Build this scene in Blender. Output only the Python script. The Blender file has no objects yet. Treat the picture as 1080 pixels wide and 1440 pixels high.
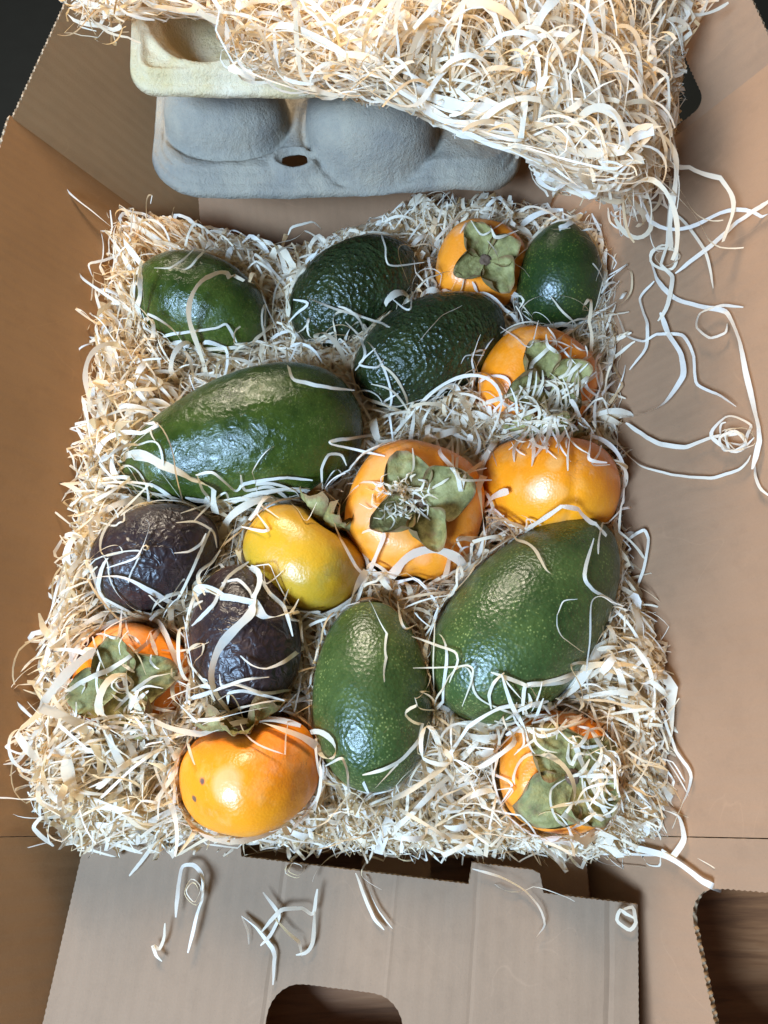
import bpy, bmesh, math, random
import numpy as np
from mathutils import Vector, Matrix, noise as mnoise
from mathutils.bvhtree import BVHTree
from mathutils.geometry import tessellate_polygon

random.seed(7)
RNG = np.random.default_rng(11)
SC = bpy.context.scene
COL = SC.collection

# ------------------------------------------------------------------ camera
TILT = math.radians(23.3)
F = 1000.0                      # focal length in pixels of a 1080 x 1440 frame
CAM = Vector((0.0, -0.158, 0.43))
RIGHT = Vector((1, 0, 0)); FWD = Vector((0, math.sin(TILT), -math.cos(TILT))); UP = Vector((0, math.cos(TILT), math.sin(TILT)))
cd = bpy.data.cameras.new('camera'); cam = bpy.data.objects.new('camera', cd); COL.objects.link(cam)
cam.location = CAM; cam.rotation_euler = (TILT, 0, 0)
cd.sensor_fit = 'VERTICAL'; cd.sensor_height = 36.0; cd.lens = 36.0 * F / 1440.0
cd.clip_start = 0.01; cd.clip_end = 50
SC.camera = cam

# ------------------------------------------------------------------ world and window light
w = bpy.data.worlds.new('World'); SC.world = w; w.use_nodes = True
bg = w.node_tree.nodes['Background']; bg.inputs[0].default_value = (1.0, 0.88, 0.74, 1); bg.inputs[1].default_value = 0.13

def window_light(name, loc, target, sx, sy, power, col):
    l = bpy.data.lights.new(name, 'AREA'); l.shape = 'RECTANGLE'; l.size = sx; l.size_y = sy; l.energy = power; l.color = col
    o = bpy.data.objects.new(name, l); COL.objects.link(o); o.location = loc
    o.rotation_euler = (Vector(target) - Vector(loc)).to_track_quat('-Z', 'Y').to_euler()
    return o
window_light('window_near', (-1.05, -1.25, 1.45), (0, 0, 0.05), 0.80, 0.66, 146, (0.44, 0.68, 1.0))
window_light('window_far', (-0.55, 1.75, 1.40), (0, 0.05, 0.05), 0.8, 0.55, 88, (1.0, 0.88, 0.70))
SC.view_settings.view_transform = 'Standard'; SC.view_settings.look = 'None'
SC.view_settings.exposure = -0.06; SC.view_settings.gamma = 1.0
SC.view_settings.use_curve_mapping = False
SC.cycles.max_bounces = 6; SC.cycles.diffuse_bounces = 4; SC.cycles.glossy_bounces = 2; SC.cycles.transmission_bounces = 3
SC.cycles.use_adaptive_sampling = True; SC.cycles.adaptive_threshold = .02
SC.cycles.caustics_reflective = False; SC.cycles.caustics_refractive = False

# ------------------------------------------------------------------ helpers
def ray(px, py):
    return (FWD + RIGHT * ((px - 540) / F) - UP * ((py - 720) / F))
def at(px, py, z):
    d = ray(px, py); return CAM + d * ((z - CAM.z) / d.z)
def depth(p): return (Vector(p) - CAM).dot(FWD)

def tag(o, label=None, cat=None, group=None, kind=None):
    if label: o['label'] = label
    if cat: o['category'] = cat
    if group: o['group'] = group
    if kind: o['kind'] = kind
    return o
def empty(name, loc):
    o = bpy.data.objects.new(name, None); COL.objects.link(o); o.location = loc; o.empty_display_size = .02
    return o
def obj(name, me, mat, parent=None):
    o = bpy.data.objects.new(name, me); COL.objects.link(o)
    if mat is not None:
        for m in (mat if isinstance(mat, (list, tuple)) else [mat]): me.materials.append(m)
    if parent is not None:
        o.parent = parent; o.matrix_parent_inverse = Matrix.Translation(-Vector(parent.location))
    return o
def mesh(name, vs, fs, smooth=True):
    me = bpy.data.meshes.new(name); me.from_pydata(vs, [], fs); me.update()
    if smooth: me.polygons.foreach_set('use_smooth', [True] * len(me.polygons))
    return me

# ------------------------------------------------------------------ material tools
class NT:
    def __init__(s, name):
        s.m = bpy.data.materials.new(name); s.m.use_nodes = True; s.t = s.m.node_tree
        s.b = s.t.nodes['Principled BSDF']; s.out = s.t.nodes['Material Output']
        s.tc = s.t.nodes.new('ShaderNodeTexCoord')
    def n(s, typ, **kw):
        x = s.t.nodes.new(typ)
        for k, v in kw.items():
            if k in x.inputs: x.inputs[k].default_value = v
            else: setattr(x, k, v)
        return x
    def l(s, a, b): s.t.links.new(a, b)
    def co(s, scale=(1, 1, 1), rot=(0, 0, 0)):
        mp = s.n('ShaderNodeMapping'); mp.inputs['Scale'].default_value = scale; mp.inputs['Rotation'].default_value = rot
        s.l(s.tc.outputs['Object'], mp.inputs['Vector']); return mp.outputs[0]
    def noise(s, scale, detail=3, rough=.55, vec=None, dist=0):
        x = s.n('ShaderNodeTexNoise'); x.inputs['Scale'].default_value = scale; x.inputs['Detail'].default_value = detail
        x.inputs['Roughness'].default_value = rough; x.inputs['Distortion'].default_value = dist
        s.l(vec if vec is not None else s.tc.outputs['Object'], x.inputs['Vector']); return x.outputs['Fac']
    def voro(s, scale, feature='F1', vec=None, out='Distance', rnd=1):
        x = s.n('ShaderNodeTexVoronoi'); x.feature = feature; x.inputs['Scale'].default_value = scale; x.inputs['Randomness'].default_value = rnd
        s.l(vec if vec is not None else s.tc.outputs['Object'], x.inputs['Vector']); return x.outputs[out]
    def ramp(s, fac, stops):
        x = s.n('ShaderNodeValToRGB'); e = x.color_ramp.elements
        while len(e) < len(stops): e.new(.5)
        for i, (p, c) in enumerate(stops):
            e[i].position = p; e[i].color = (c[0], c[1], c[2], 1) if not isinstance(c, (int, float)) else (c, c, c, 1)
        s.l(fac, x.inputs[0]); return x.outputs[0]
    def mix(s, fac, a, b, blend='MIX'):
        x = s.n('ShaderNodeMix'); x.data_type = 'RGBA'; x.blend_type = blend
        for i, v in ((0, fac), (6, a), (7, b)):
            if hasattr(v, 'is_output'): s.l(v, x.inputs[i])
            elif isinstance(v, (int, float)): x.inputs[i].default_value = v if i == 0 else (v, v, v, 1)
            else: x.inputs[i].default_value = (*v, 1)
        return x.outputs[2]
    def math(s, op, a, b=0.0):
        x = s.n('ShaderNodeMath'); x.operation = op
        for i, v in ((0, a), (1, b)):
            if hasattr(v, 'is_output'): s.l(v, x.inputs[i])
            else: x.inputs[i].default_value = v
        return x.outputs[0]
    def bump(s, h, strength=.3, dist=.001, prev=None):
        x = s.n('ShaderNodeBump'); x.inputs['Strength'].default_value = strength; x.inputs['Distance'].default_value = dist
        s.l(h, x.inputs['Height'])
        if prev is not None: s.l(prev, x.inputs['Normal'])
        return x.outputs[0]
    def done(s, col=None, rough=None, nrm=None, spec=None):
        for v, k in ((col, 'Base Color'), (rough, 'Roughness'), (spec, 'Specular IOR Level')):
            if v is None: continue
            if hasattr(v, 'is_output'): s.l(v, s.b.inputs[k])
            else: s.b.inputs[k].default_value = (*v, 1) if isinstance(v, tuple) else v
        if nrm is not None: s.l(nrm, s.b.inputs['Normal'])
        return s.m

def mat_cardboard(name, base=(.33, .172, .074), grey=0.0, creases=()):
    k = NT(name)
    a = tuple(c * .82 for c in base); b = tuple(min(1, c * 1.16) for c in base)
    n1 = k.noise(14, 4, .6)
    n2 = k.noise(900, 3, .7)
    fib = k.noise(260, 2, .6, k.co((1, .12, 1)))
    col = k.mix(n1, a, b)
    col = k.mix(k.ramp(k.noise(75, 4, .7), [(.5, 0), (.8, .4)]), col, tuple(c * .72 for c in base))
    lin = k.ramp(k.math('ABSOLUTE', k.math('SUBTRACT', k.noise(9, 3, .5, dist=.7), .5)), [(0, 1), (.0035, 0)])
    lin = k.math('MULTIPLY', lin, k.ramp(k.noise(16, 2), [(.5, 0), (.62, 1)]))
    col = k.mix(k.math('MULTIPLY', lin, .22), col, tuple(min(1, c * 1.5) for c in base))
    col = k.mix(k.math('MULTIPLY', n2, .35), col, tuple(c * .62 for c in base))
    speck = k.ramp(k.voro(420), [(0, 1), (.05, 1), (.09, 0)])
    col = k.mix(k.math('MULTIPLY', speck, .35), col, tuple(c * .45 for c in base))
    # flutes under the liner: fine ribs along local y
    wv = k.n('ShaderNodeTexWave'); wv.wave_type = 'BANDS'; wv.bands_direction = 'X'
    wv.inputs['Scale'].default_value = 42; wv.inputs['Distortion'].default_value = .6; wv.inputs['Detail'].default_value = 1
    k.l(k.tc.outputs['Object'], wv.inputs['Vector'])
    h = k.math('ADD', k.math('MULTIPLY', wv.outputs['Fac'], .30), k.math('MULTIPLY', fib, .5))
    h = k.math('ADD', h, k.math('MULTIPLY', n2, .25))
    nr = k.bump(h, .36, .0006)
    if creases:
        sx = k.n('ShaderNodeSeparateXYZ'); k.l(k.tc.outputs['Object'], sx.inputs[0])
        wob = k.math('MULTIPLY', k.math('SUBTRACT', k.noise(30, 2), .5), .0015)
        tot = None
        for (x0, wd, amp) in creases:
            d = k.math('ABSOLUTE', k.math('SUBTRACT', k.math('ADD', sx.outputs[0], wob), x0))
            g = k.math('MULTIPLY', k.math('MAXIMUM', k.math('SUBTRACT', 1.0, k.math('DIVIDE', d, wd)), 0.0), amp)
            tot = g if tot is None else k.math('ADD', tot, g)
        nr = k.bump(tot, .7, .002, nr)
    return k.done(col, .82, nr, .2)

def mat_edge():
    k = NT('cardboard_cut_edge')
    wv = k.n('ShaderNodeTexWave'); wv.wave_type = 'BANDS'; wv.bands_direction = 'DIAGONAL'; wv.inputs['Scale'].default_value = 95
    wv.inputs['Distortion'].default_value = 1.0
    k.l(k.tc.outputs['Object'], wv.inputs['Vector'])
    col = k.mix(wv.outputs['Fac'], (.14, .08, .04), (.46, .31, .19))
    return k.done(col, .9, k.bump(wv.outputs['Fac'], .6, .001), .1)

def mat_wool(name='wood_wool'):
    k = NT(name)
    at_ = k.n('ShaderNodeAttribute'); at_.attribute_name = 'rnd'
    col = k.ramp(at_.outputs['Fac'], [(0, (.66, .43, .22)), (.18, (.80, .61, .39)), (.45, (.87, .76, .58)), (.75, (.90, .84, .72)), (1, (.91, .88, .81))])
    g = k.noise(500, 2, .6)
    col = k.mix(k.math('MULTIPLY', g, .15), col, (.66, .50, .32))
    k.done(col, .62, k.bump(g, .25, .0004), .25)
    tr = k.n('ShaderNodeBsdfTranslucent'); k.l(k.mix(1, col, (1, .82, .55), 'MULTIPLY'), tr.inputs[0])
    mx = k.n('ShaderNodeMixShader'); mx.inputs[0].default_value = .48
    k.l(k.b.outputs[0], mx.inputs[1]); k.l(tr.outputs[0], mx.inputs[2]); k.l(mx.outputs[0], k.out.inputs[0])
    return k.m

def mat_green(name, dark, mid, speck, pebble=0.0, fine=.5, rough=.28, speckamt=.5, dents=.4):
    k = NT(name)
    n = k.noise(38, 5, .6); n2 = k.noise(260, 4, .65)
    col = k.ramp(k.math('ADD', k.math('MULTIPLY', n, .7), k.math('MULTIPLY', n2, .3)), [(.32, dark), (.68, mid)])
    sp = k.ramp(k.voro(560, rnd=1), [(0, 1), (.18, .8), (.34, 0)])
    spm = k.math('MULTIPLY', k.math('MULTIPLY', sp, k.ramp(k.noise(45, 3), [(.35, 0), (.65, 1)])), speckamt)
    col = k.mix(spm, col, speck)
    big = k.voro(270, 'F1'); tiny = k.voro(520, 'F1')
    wr = k.noise(190, 5, .7, dist=.8)
    nr = k.bump(wr, dents, .0022)
    nr = k.bump(tiny, fine, .0009, nr)
    if pebble: nr = k.bump(big, pebble, .003, nr)
    sc_ = k.math('MULTIPLY', k.ramp(k.math('ABSOLUTE', k.math('SUBTRACT', k.noise(28, 4, .6, dist=1.5), .5)), [(0, 1), (.006, 0)]), k.ramp(k.noise(40, 2), [(.55, 0), (.63, 1)]))
    col = k.mix(k.math('MULTIPLY', sc_, .45), col, (.16, .12, .05))
    dull = k.ramp(k.noise(30, 3, .6), [(.42, 0), (.7, .16)])
    return k.done(col, k.math('ADD', k.math('ADD', rough - .06, k.math('MULTIPLY', n2, .14)), dull), nr, .5)

def mat_purple():
    k = NT('avocado_skin_purple')
    n = k.noise(60, 5, .6); n2 = k.noise(300, 4, .7)
    col = k.ramp(n, [(.3, (.009, .005, .007)), (.55, (.026, .013, .013)), (.75, (.070, .036, .026))])
    col = k.mix(k.ramp(n2, [(.6, 0), (.8, .35)]), col, (.12, .075, .05))
    wr = k.noise(150, 2.5, .5, dist=1.3); big = k.voro(300, 'F1')
    nr = k.bump(wr, .5, .0036); nr = k.bump(big, .30, .0012, nr)
    k.b.inputs['Coat Weight'].default_value = .12; k.b.inputs['Coat Roughness'].default_value = .25; k.l(nr, k.b.inputs['Coat Normal'])
    return k.done(col, k.math('ADD', .30, k.math('MULTIPLY', n2, .24)), nr, .4)

def mat_persimmon(name, top, side, low, blotch=(.80, .42, .14), bl=.4, spots=()):
    k = NT(name)
    sx = k.n('ShaderNodeSeparateXYZ'); k.l(k.tc.outputs['Object'], sx.inputs[0])
    zz = k.math('ADD', k.math('MULTIPLY', sx.outputs[2], 16), k.math('MULTIPLY', k.noise(40, 4), .9))
    col = k.ramp(zz, [(.05, low), (.5, side), (.95, top)])
    n = k.noise(55, 5, .62)
    col = k.mix(k.ramp(n, [(.50, 0), (.74, bl)]), col, blotch)
    col = k.mix(k.ramp(k.noise(130, 5, .7), [(.56, 0), (.8, .4)]), col, tuple(c * .62 for c in side))
    scf = k.math('MULTIPLY', k.ramp(k.math('ABSOLUTE', k.math('SUBTRACT', k.noise(22, 4, .6, dist=1.8), .5)), [(0, 1), (.007, 0)]), k.ramp(k.noise(48, 3), [(.52, 0), (.62, 1)]))
    col = k.mix(k.math('MULTIPLY', scf, .5), col, (.28, .11, .04))
    bloom = k.ramp(k.noise(34, 6, .75), [(.55, 0), (.8, .45)])
    col = k.mix(bloom, col, (.70, .50, .34))
    dots = k.ramp(k.voro(900), [(0, 1), (.12, .7), (.22, 0)])
    col = k.mix(k.math('MULTIPLY', dots, .16), col, (.85, .55, .16))
    blk = k.ramp(k.voro(78), [(0, 1), (.035, 1), (.055, 0)])
    blk = k.math('MULTIPLY', blk, k.ramp(k.noise(35, 2), [(.56, 0), (.62, 1)]))
    col = k.mix(blk, col, (.05, .03, .02))
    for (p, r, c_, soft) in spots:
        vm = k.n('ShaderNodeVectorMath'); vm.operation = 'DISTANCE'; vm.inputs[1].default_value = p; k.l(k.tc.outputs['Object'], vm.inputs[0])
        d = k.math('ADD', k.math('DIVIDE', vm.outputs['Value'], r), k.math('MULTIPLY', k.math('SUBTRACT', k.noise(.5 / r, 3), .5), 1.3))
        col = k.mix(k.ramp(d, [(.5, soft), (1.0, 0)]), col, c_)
    nr = k.bump(k.noise(90, 4, .6), .12, .003)
    nr = k.bump(k.voro(700), .16, .0006, nr); nr = k.bump(k.noise(420, 3, .6), .10, .0008, nr)
    return k.done(col, k.math('ADD', k.math('ADD', .25, k.math('MULTIPLY', n, .2)), k.math('MULTIPLY', bloom, .6)), nr, .42)

def mat_calyx():
    k = NT('calyx_leaf')
    n = k.noise(90, 5, .65); n2 = k.noise(420, 3, .6)
    col = k.ramp(n, [(.28, (.085, .075, .025)), (.5, (.22, .19, .065)), (.72, (.36, .31, .135))])
    col = k.mix(k.ramp(k.noise(140, 4, .7), [(.55, 0), (.75, .75)]), col, (.17, .10, .05))
    dr = k.n('ShaderNodeAttribute'); dr.attribute_name = 'dry'
    dm = k.ramp(k.math('ADD', dr.outputs['Fac'], k.math('MULTIPLY', k.math('SUBTRACT', k.noise(160, 4, .7), .5), .9)), [(.45, 0), (.85, .9)])
    col = k.mix(dm, col, (.20, .115, .05))
    return k.done(col, .7, k.bump(k.math('ADD', n2, n), .6, .0012), .25)

def mat_plain(name, col, rough=.8, bscale=300, bs=.4, var=.3):
    k = NT(name)
    n = k.noise(bscale, 5, .7)
    c = k.mix(n, tuple(v * (1 - var) for v in col), tuple(min(1, v * (1 + var)) for v in col))
    return k.done(c, rough, k.bump(n, bs, .0012), .25)

def mat_pulp(name, base, alt):
    k = NT(name)
    n = k.noise(26, 5, .65); f = k.noise(520, 4, .75); v = k.noise(170, 4, .7)
    col = k.mix(k.ramp(n, [(.38, 0), (.66, 1)]), base, alt)
    col = k.mix(k.ramp(f, [(.55, 0), (.8, .35)]), col, tuple(c * .6 for c in base))
    nr = k.bump(k.math('ADD', f, v), .8, .0014)
    return k.done(col, .92, nr, .12)

def mat_table():
    k = NT('table_wood')
    v = k.co((1.2, 14, 1))
    n = k.noise(9, 6, .65, v, .6); n2 = k.noise(60, 4, .6, k.co((.6, 12, 1)))
    col = k.ramp(n, [(.3, (.13, .050, .022)), (.5, (.30, .125, .05)), (.72, (.42, .20, .09))])
    col = k.mix(k.math('MULTIPLY', n2, .4), col, (.10, .04, .02))
    return k.done(col, .38, k.bump(n2, .25, .0006), .4)

M = dict(
    card=mat_cardboard('kraft_cardboard'),
    card2=mat_cardboard('kraft_cardboard_grey', (.275, .152, .084)),
    sheet=mat_cardboard('kraft_cardboard_sheet', (.25, .165, .106), creases=((-.036, .0018, -.35), (.125, .0025, -.4), (.02, .0014, .12), (.06, .0016, -.14))),
    edge=mat_edge(), wool=mat_wool(),
    gsmooth=mat_green('avocado_skin_glossy_green', (.010, .022, .003), (.050, .072, .009), (.20, .22, .04), fine=.14, rough=.17, speckamt=.30, dents=.36),
    gspeck=mat_green('avocado_skin_speckled_green', (.016, .033, .008), (.058, .088, .020), (.27, .29, .09), fine=.30, rough=.26, speckamt=.70, dents=.20),
    gdark=mat_green('avocado_skin_dark_green', (.006, .016, .004), (.024, .046, .008), (.17, .20, .03), fine=.25, rough=.30, speckamt=.8, dents=.12),
    gpeb=mat_green('avocado_skin_pebbled', (.005, .011, .003), (.022, .034, .008), (.09, .09, .03), pebble=.45, fine=.6, rough=.27, speckamt=.3, dents=.3),
    purple=mat_purple(),
    p_or=mat_persimmon('persimmon_orange', (.74, .20, .008), (.80, .225, .007), (.80, .28, .010)),
    p_deep=mat_persimmon('persimmon_deep_orange', (.74, .20, .015), (.80, .25, .016), (.72, .29, .03), bl=.3),
    p_yel=mat_persimmon('persimmon_olive_yellow', (.46, .26, .025), (.56, .27, .012), (.38, .24, .02), blotch=(.30, .25, .06), bl=.6),
    calyx=mat_calyx(), stem=mat_plain('stem_brown', (.11, .065, .04), .75, 500, .8, .5),
    scar=mat_plain('stem_scar', (.16, .085, .035), .8, 600, .8, .5),
    pulp_g=mat_pulp('grey_moulded_pulp', (.23, .205, .17), (.33, .28, .21)),
    pulp_t=mat_pulp('tan_moulded_pulp', (.58, .43, .22), (.64, .53, .38)),
    table=mat_table(), floor=mat_plain('dark_floor', (.006, .007, .006), .9, 20, .1, .3),
)

# ------------------------------------------------------------------ table and floor
def box_mesh(name, x0, x1, y0, y1, z0, z1):
    bm = bmesh.new(); bmesh.ops.create_cube(bm, size=1)
    for v in bm.verts:
        v.co = Vector(((x0 + x1) / 2 + v.co.x * (x1 - x0), (y0 + y1) / 2 + v.co.y * (y1 - y0), (z0 + z1) / 2 + v.co.z * (z1 - z0)))
    bmesh.ops.bevel(bm, geom=bm.edges[:], offset=.004, segments=2, affect='EDGES')
    me = bpy.data.meshes.new(name); bm.to_mesh(me); bm.free(); return me
tag(obj('tabletop', box_mesh('tabletop', -.75, .75, -.75, .285, -.04, -.006), M['table']), 'reddish brown wooden tabletop under the cardboard box', kind='structure')
tag(obj('floor', mesh('floor', [(-4, -4, -.75), (4, -4, -.75), (4, 4, -.75), (-4, 4, -.75)], [(0, 1, 2, 3)]), M['floor']), 'dark floor beyond the table', kind='structure')

# ------------------------------------------------------------------ cardboard box
def teeth(poly, step=.0013, amp=.00028, plain=()):
    """cut edges of corrugated board: a fine uneven zigzag"""
    out = []
    n = len(poly)
    for i in range(n):
        a = Vector(poly[i]); b = Vector(poly[(i + 1) % n]); d = b - a; L = d.length
        if any(abs(a[ax_] - v_) < 1e-6 and abs(b[ax_] - v_) < 1e-6 for ax_, v_ in plain):
            out.append(a); continue
        k = max(1, int(L / step)); nn = Vector((-d.y, d.x)).normalized()
        for j in range(k):
            p = a + d * (j / k)
            if 0 < j: p = p + nn * (amp * (1 if j % 2 else -1) * random.uniform(.5, 1.4))
            out.append(p)
    return out
def arc(cx, cy, r, a0, a1, n=8):
    return [(cx + r * math.cos(a0 + (a1 - a0) * i / n), cy + r * math.sin(a0 + (a1 - a0) * i / n)) for i in range(n + 1)]
def rounded(x0, x1, y0, y1, r, n=7):
    P = math.pi
    return arc(x1 - r, y1 - r, r, 0, P / 2, n) + arc(x0 + r, y1 - r, r, P / 2, P, n) + arc(x0 + r, y0 + r, r, P, 1.5 * P, n) + arc(x1 - r, y0 + r, r, 1.5 * P, 2 * P, n)
BOXROOT = tag(empty('cardboard_box', (-.0175, .04, 0)), 'open brown cardboard box with flared sides holding the fruit', 'box')
PANELS = []
def panel(name, outer, holes, mtx, th=.0035, mat='card', label=None, warp=None, amp=.00028, plain=((0, 0.0), (0, .409), (1, 0.0), (1, .001))):
    """a sheet of corrugated board: local xy outline, thickness downwards from local z=0"""
    loops = [teeth(outer, amp=amp, plain=plain)] + [teeth(h, amp=amp) for h in holes]
    flat = [p for l in loops for p in l]
    tris = tessellate_polygon([[Vector((p[0], p[1], 0)) for p in l] for l in loops])
    N = len(flat); vs = [(p[0], p[1], 0) for p in flat] + [(p[0], p[1], -th) for p in flat]
    fs = []; mi = []
    for t in tris:
        a, b, c = [Vector(flat[i]) for i in t]
        if (b - a).cross(c - a) < 0: t = (t[0], t[2], t[1])
        fs.append(tuple(t)); fs.append((t[0] + N, t[2] + N, t[1] + N)); mi += [0, 0]
    o = 0
    for l in loops:
        n = len(l)
        for i in range(n):
            a, b = o + i, o + (i + 1) % n
            fs.append((b, a, a + N, b + N)); mi.append(1)
        o += n
    if warp: vs = [warp(*v) for v in vs]
    me = mesh(name, vs, fs, False); me.polygons.foreach_set('material_index', mi)
    ob = obj(name, me, [M[mat], M['edge']], BOXROOT)
    ob.matrix_parent_inverse = Matrix.Identity(4)
    ob.matrix_local = Matrix.Translation(-Vector(BOXROOT.location)) @ mtx
    if label: ob['label'] = label
    PANELS.append(([mtx @ Vector(v) for v in vs], fs))
    return ob
def frame(o, x, y):
    x = Vector(x).normalized(); y = Vector(y); y = (y - x * y.dot(x)).normalized(); z = x.cross(y)
    m = Matrix((x, y, z)).transposed().to_4x4(); m.translation = Vector(o); return m

LAM = math.radians(37)
XL, XR, YN, YF = -.145, .110, -.166, .243      # 0.409 long
SL, CL = math.sin(LAM), math.cos(LAM)
HL, HR = .150, .200
# floor of the box
panel('floor_panel', [(-.1445, -.166), (.1095, -.166), (.1095, .2425), (-.1445, .2425)], [], Matrix.Translation((0, 0, 0)), .0035)
# side panels: local x along the wall, local y up the slope; local z faces into the box
mL = frame((XL, YF, 0), (0, -1, 0), (-SL, 0, CL))
mR = frame((XR, YN, 0), (0, 1, 0), (SL, 0, CL))
LEN = YF - YN
panel('side_panel', [(0, 0), (LEN, 0), (LEN, HL), (0, HL)], [], mL, label='left side panel, dark brown and leaning outwards')
panel('side_panel', [(0, 0), (LEN, 0), (LEN, HR), (0, HR)], [], mR, label='right side panel, paler and leaning outwards', mat='card2')
# corner flaps hinged on the side panels' ends
def flap_axes(side, end, phi):
    # crease direction c, inward normal n, along direction a
    c = Vector((side * SL, 0, CL)); n = Vector((-side * CL, 0, SL)); a = Vector((0, end, 0))
    return a * math.cos(phi) + n * math.sin(phi), c
eps = .0001
a, c = flap_axes(-1, 1, math.radians(24))
mm = frame(Vector((XL, YF + eps, 0)), -a, c)
panel('corner_flap', [(-.15, 0), (0, 0), (0, HL - .002), (-.15, HL - .002)], [], mm, label='far left corner flap bent inwards')
a, c = flap_axes(1, 1, math.radians(24))
mm = frame(Vector((XR, YF + eps, 0)), a, c)
panel('corner_flap', [(0, 0), (.15, 0), (.15, HR - .003), (0, HR - .003)], [rounded(.006, .078, .112, .1545, .008)], mm, mat='card2', label='far right corner flap with a hand hole')
a, c = flap_axes(-1, -1, math.radians(-5))
mm = frame(Vector((XL, YN - eps, 0)), a, c)
panel('corner_flap', [(0, 0.001), (.17, 0.001), (.17, HL), (0, HL)], [], mm, label='near left corner flap in deep shade')
a, c = flap_axes(1, -1, math.radians(-7))
mm = frame(Vector((XR, YN - eps, 0)), -a, c)
panel('corner_flap', [(-.19, 0.001), (0, 0.001), (0, HR), (-.19, HR)], [rounded(-.110, -.0215, .058, .145, .016)], mm, mat='card2', label='near right corner flap with a large hand hole')
# far end panel leaning back
MU = math.radians(11)
mF = frame((-.0175, YF + .004, 0), (1, 0, 0), (0, math.sin(MU), math.cos(MU)))
panel('end_panel', [(-.124, 0), (.133, 0), (.150, .112), (-.108, .112)], [], mF, mat='card2', label='far end panel leaning back under the egg trays')
# near end: outer panel flat on the table with slots, then the inner panel unfolded on top
slots = [[(-.034, -.030), (.006, -.030), (.006, -.008), (-.034, -.008)][::1], [(.042, -.026), (.066, -.026), (.066, -.010), (.042, -.010)], [(-.13, -.028), (-.09, -.028), (-.09, -.010), (-.13, -.010)]]
mO = Matrix.Translation((-.0175 + .0, YN - .001, .013)) 
panel('end_panel', [(-.124, -.058), (.124, -.058), (.124, 0), (-.124, 0)], slots, mO, mat='card2', label='near outer end panel with slots, folded flat on the table')
ROT = math.radians(-5.0)
p0 = at(120, 1178, .034); p1 = at(897, 1272, .034)
xa = (p1 - p0).normalized(); ya = Vector((-xa.y, xa.x, 0))
W = (p1 - p0).length
mS = frame((p0 + p1) / 2, xa, ya + Vector((0, 0, .10)))
h = W / 2
def sx(px): return (px - 508.5) / (897 - 120) * W      # along the top edge
top = [(h, 0), (sx(768), .0), (sx(762), .0085), (sx(752), .0098), (sx(668), .0098), (sx(665), 0), (sx(345), .0), (sx(338), .0080), (sx(222), .0085), (sx(215), .0012), (-h, .0)]
sheet_hole = rounded(sx(410), sx(592), -.085, -.0515, .0155)
panel('end_panel', [(-h - .002, -.125), (h + .001, -.125)] + top, [sheet_hole], mS, mat='sheet', plain=(), amp=.00014, label='grey brown inner end panel with tabs and hand hole, unfolded towards the viewer')

SHEET_K = (p1.y - p0.y) / (p1.x - p0.x); SHEET_Y = p0.y - SHEET_K * p0.x + .001
def wall_z(x):
    return np.maximum(np.maximum((XL - x) / (SL / CL), (x - XR) / (SL / CL)), 0) + .0015

# ------------------------------------------------------------------ fruit
FRUIT = []     # analytic shapes the shavings keep out of: (centre, rotation rows, kind, dims)
SOLIDS = list(PANELS)
def nz(v, s, seed=0): return mnoise.noise(Vector((v[0] * s + seed * 7.3, v[1] * s - seed * 3.1, v[2] * s + seed * 1.7)))

def add_solid(me, mtx):
    SOLIDS.append(([mtx @ v.co for v in me.vertices], [tuple(p.vertices) for p in me.polygons]))

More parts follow.
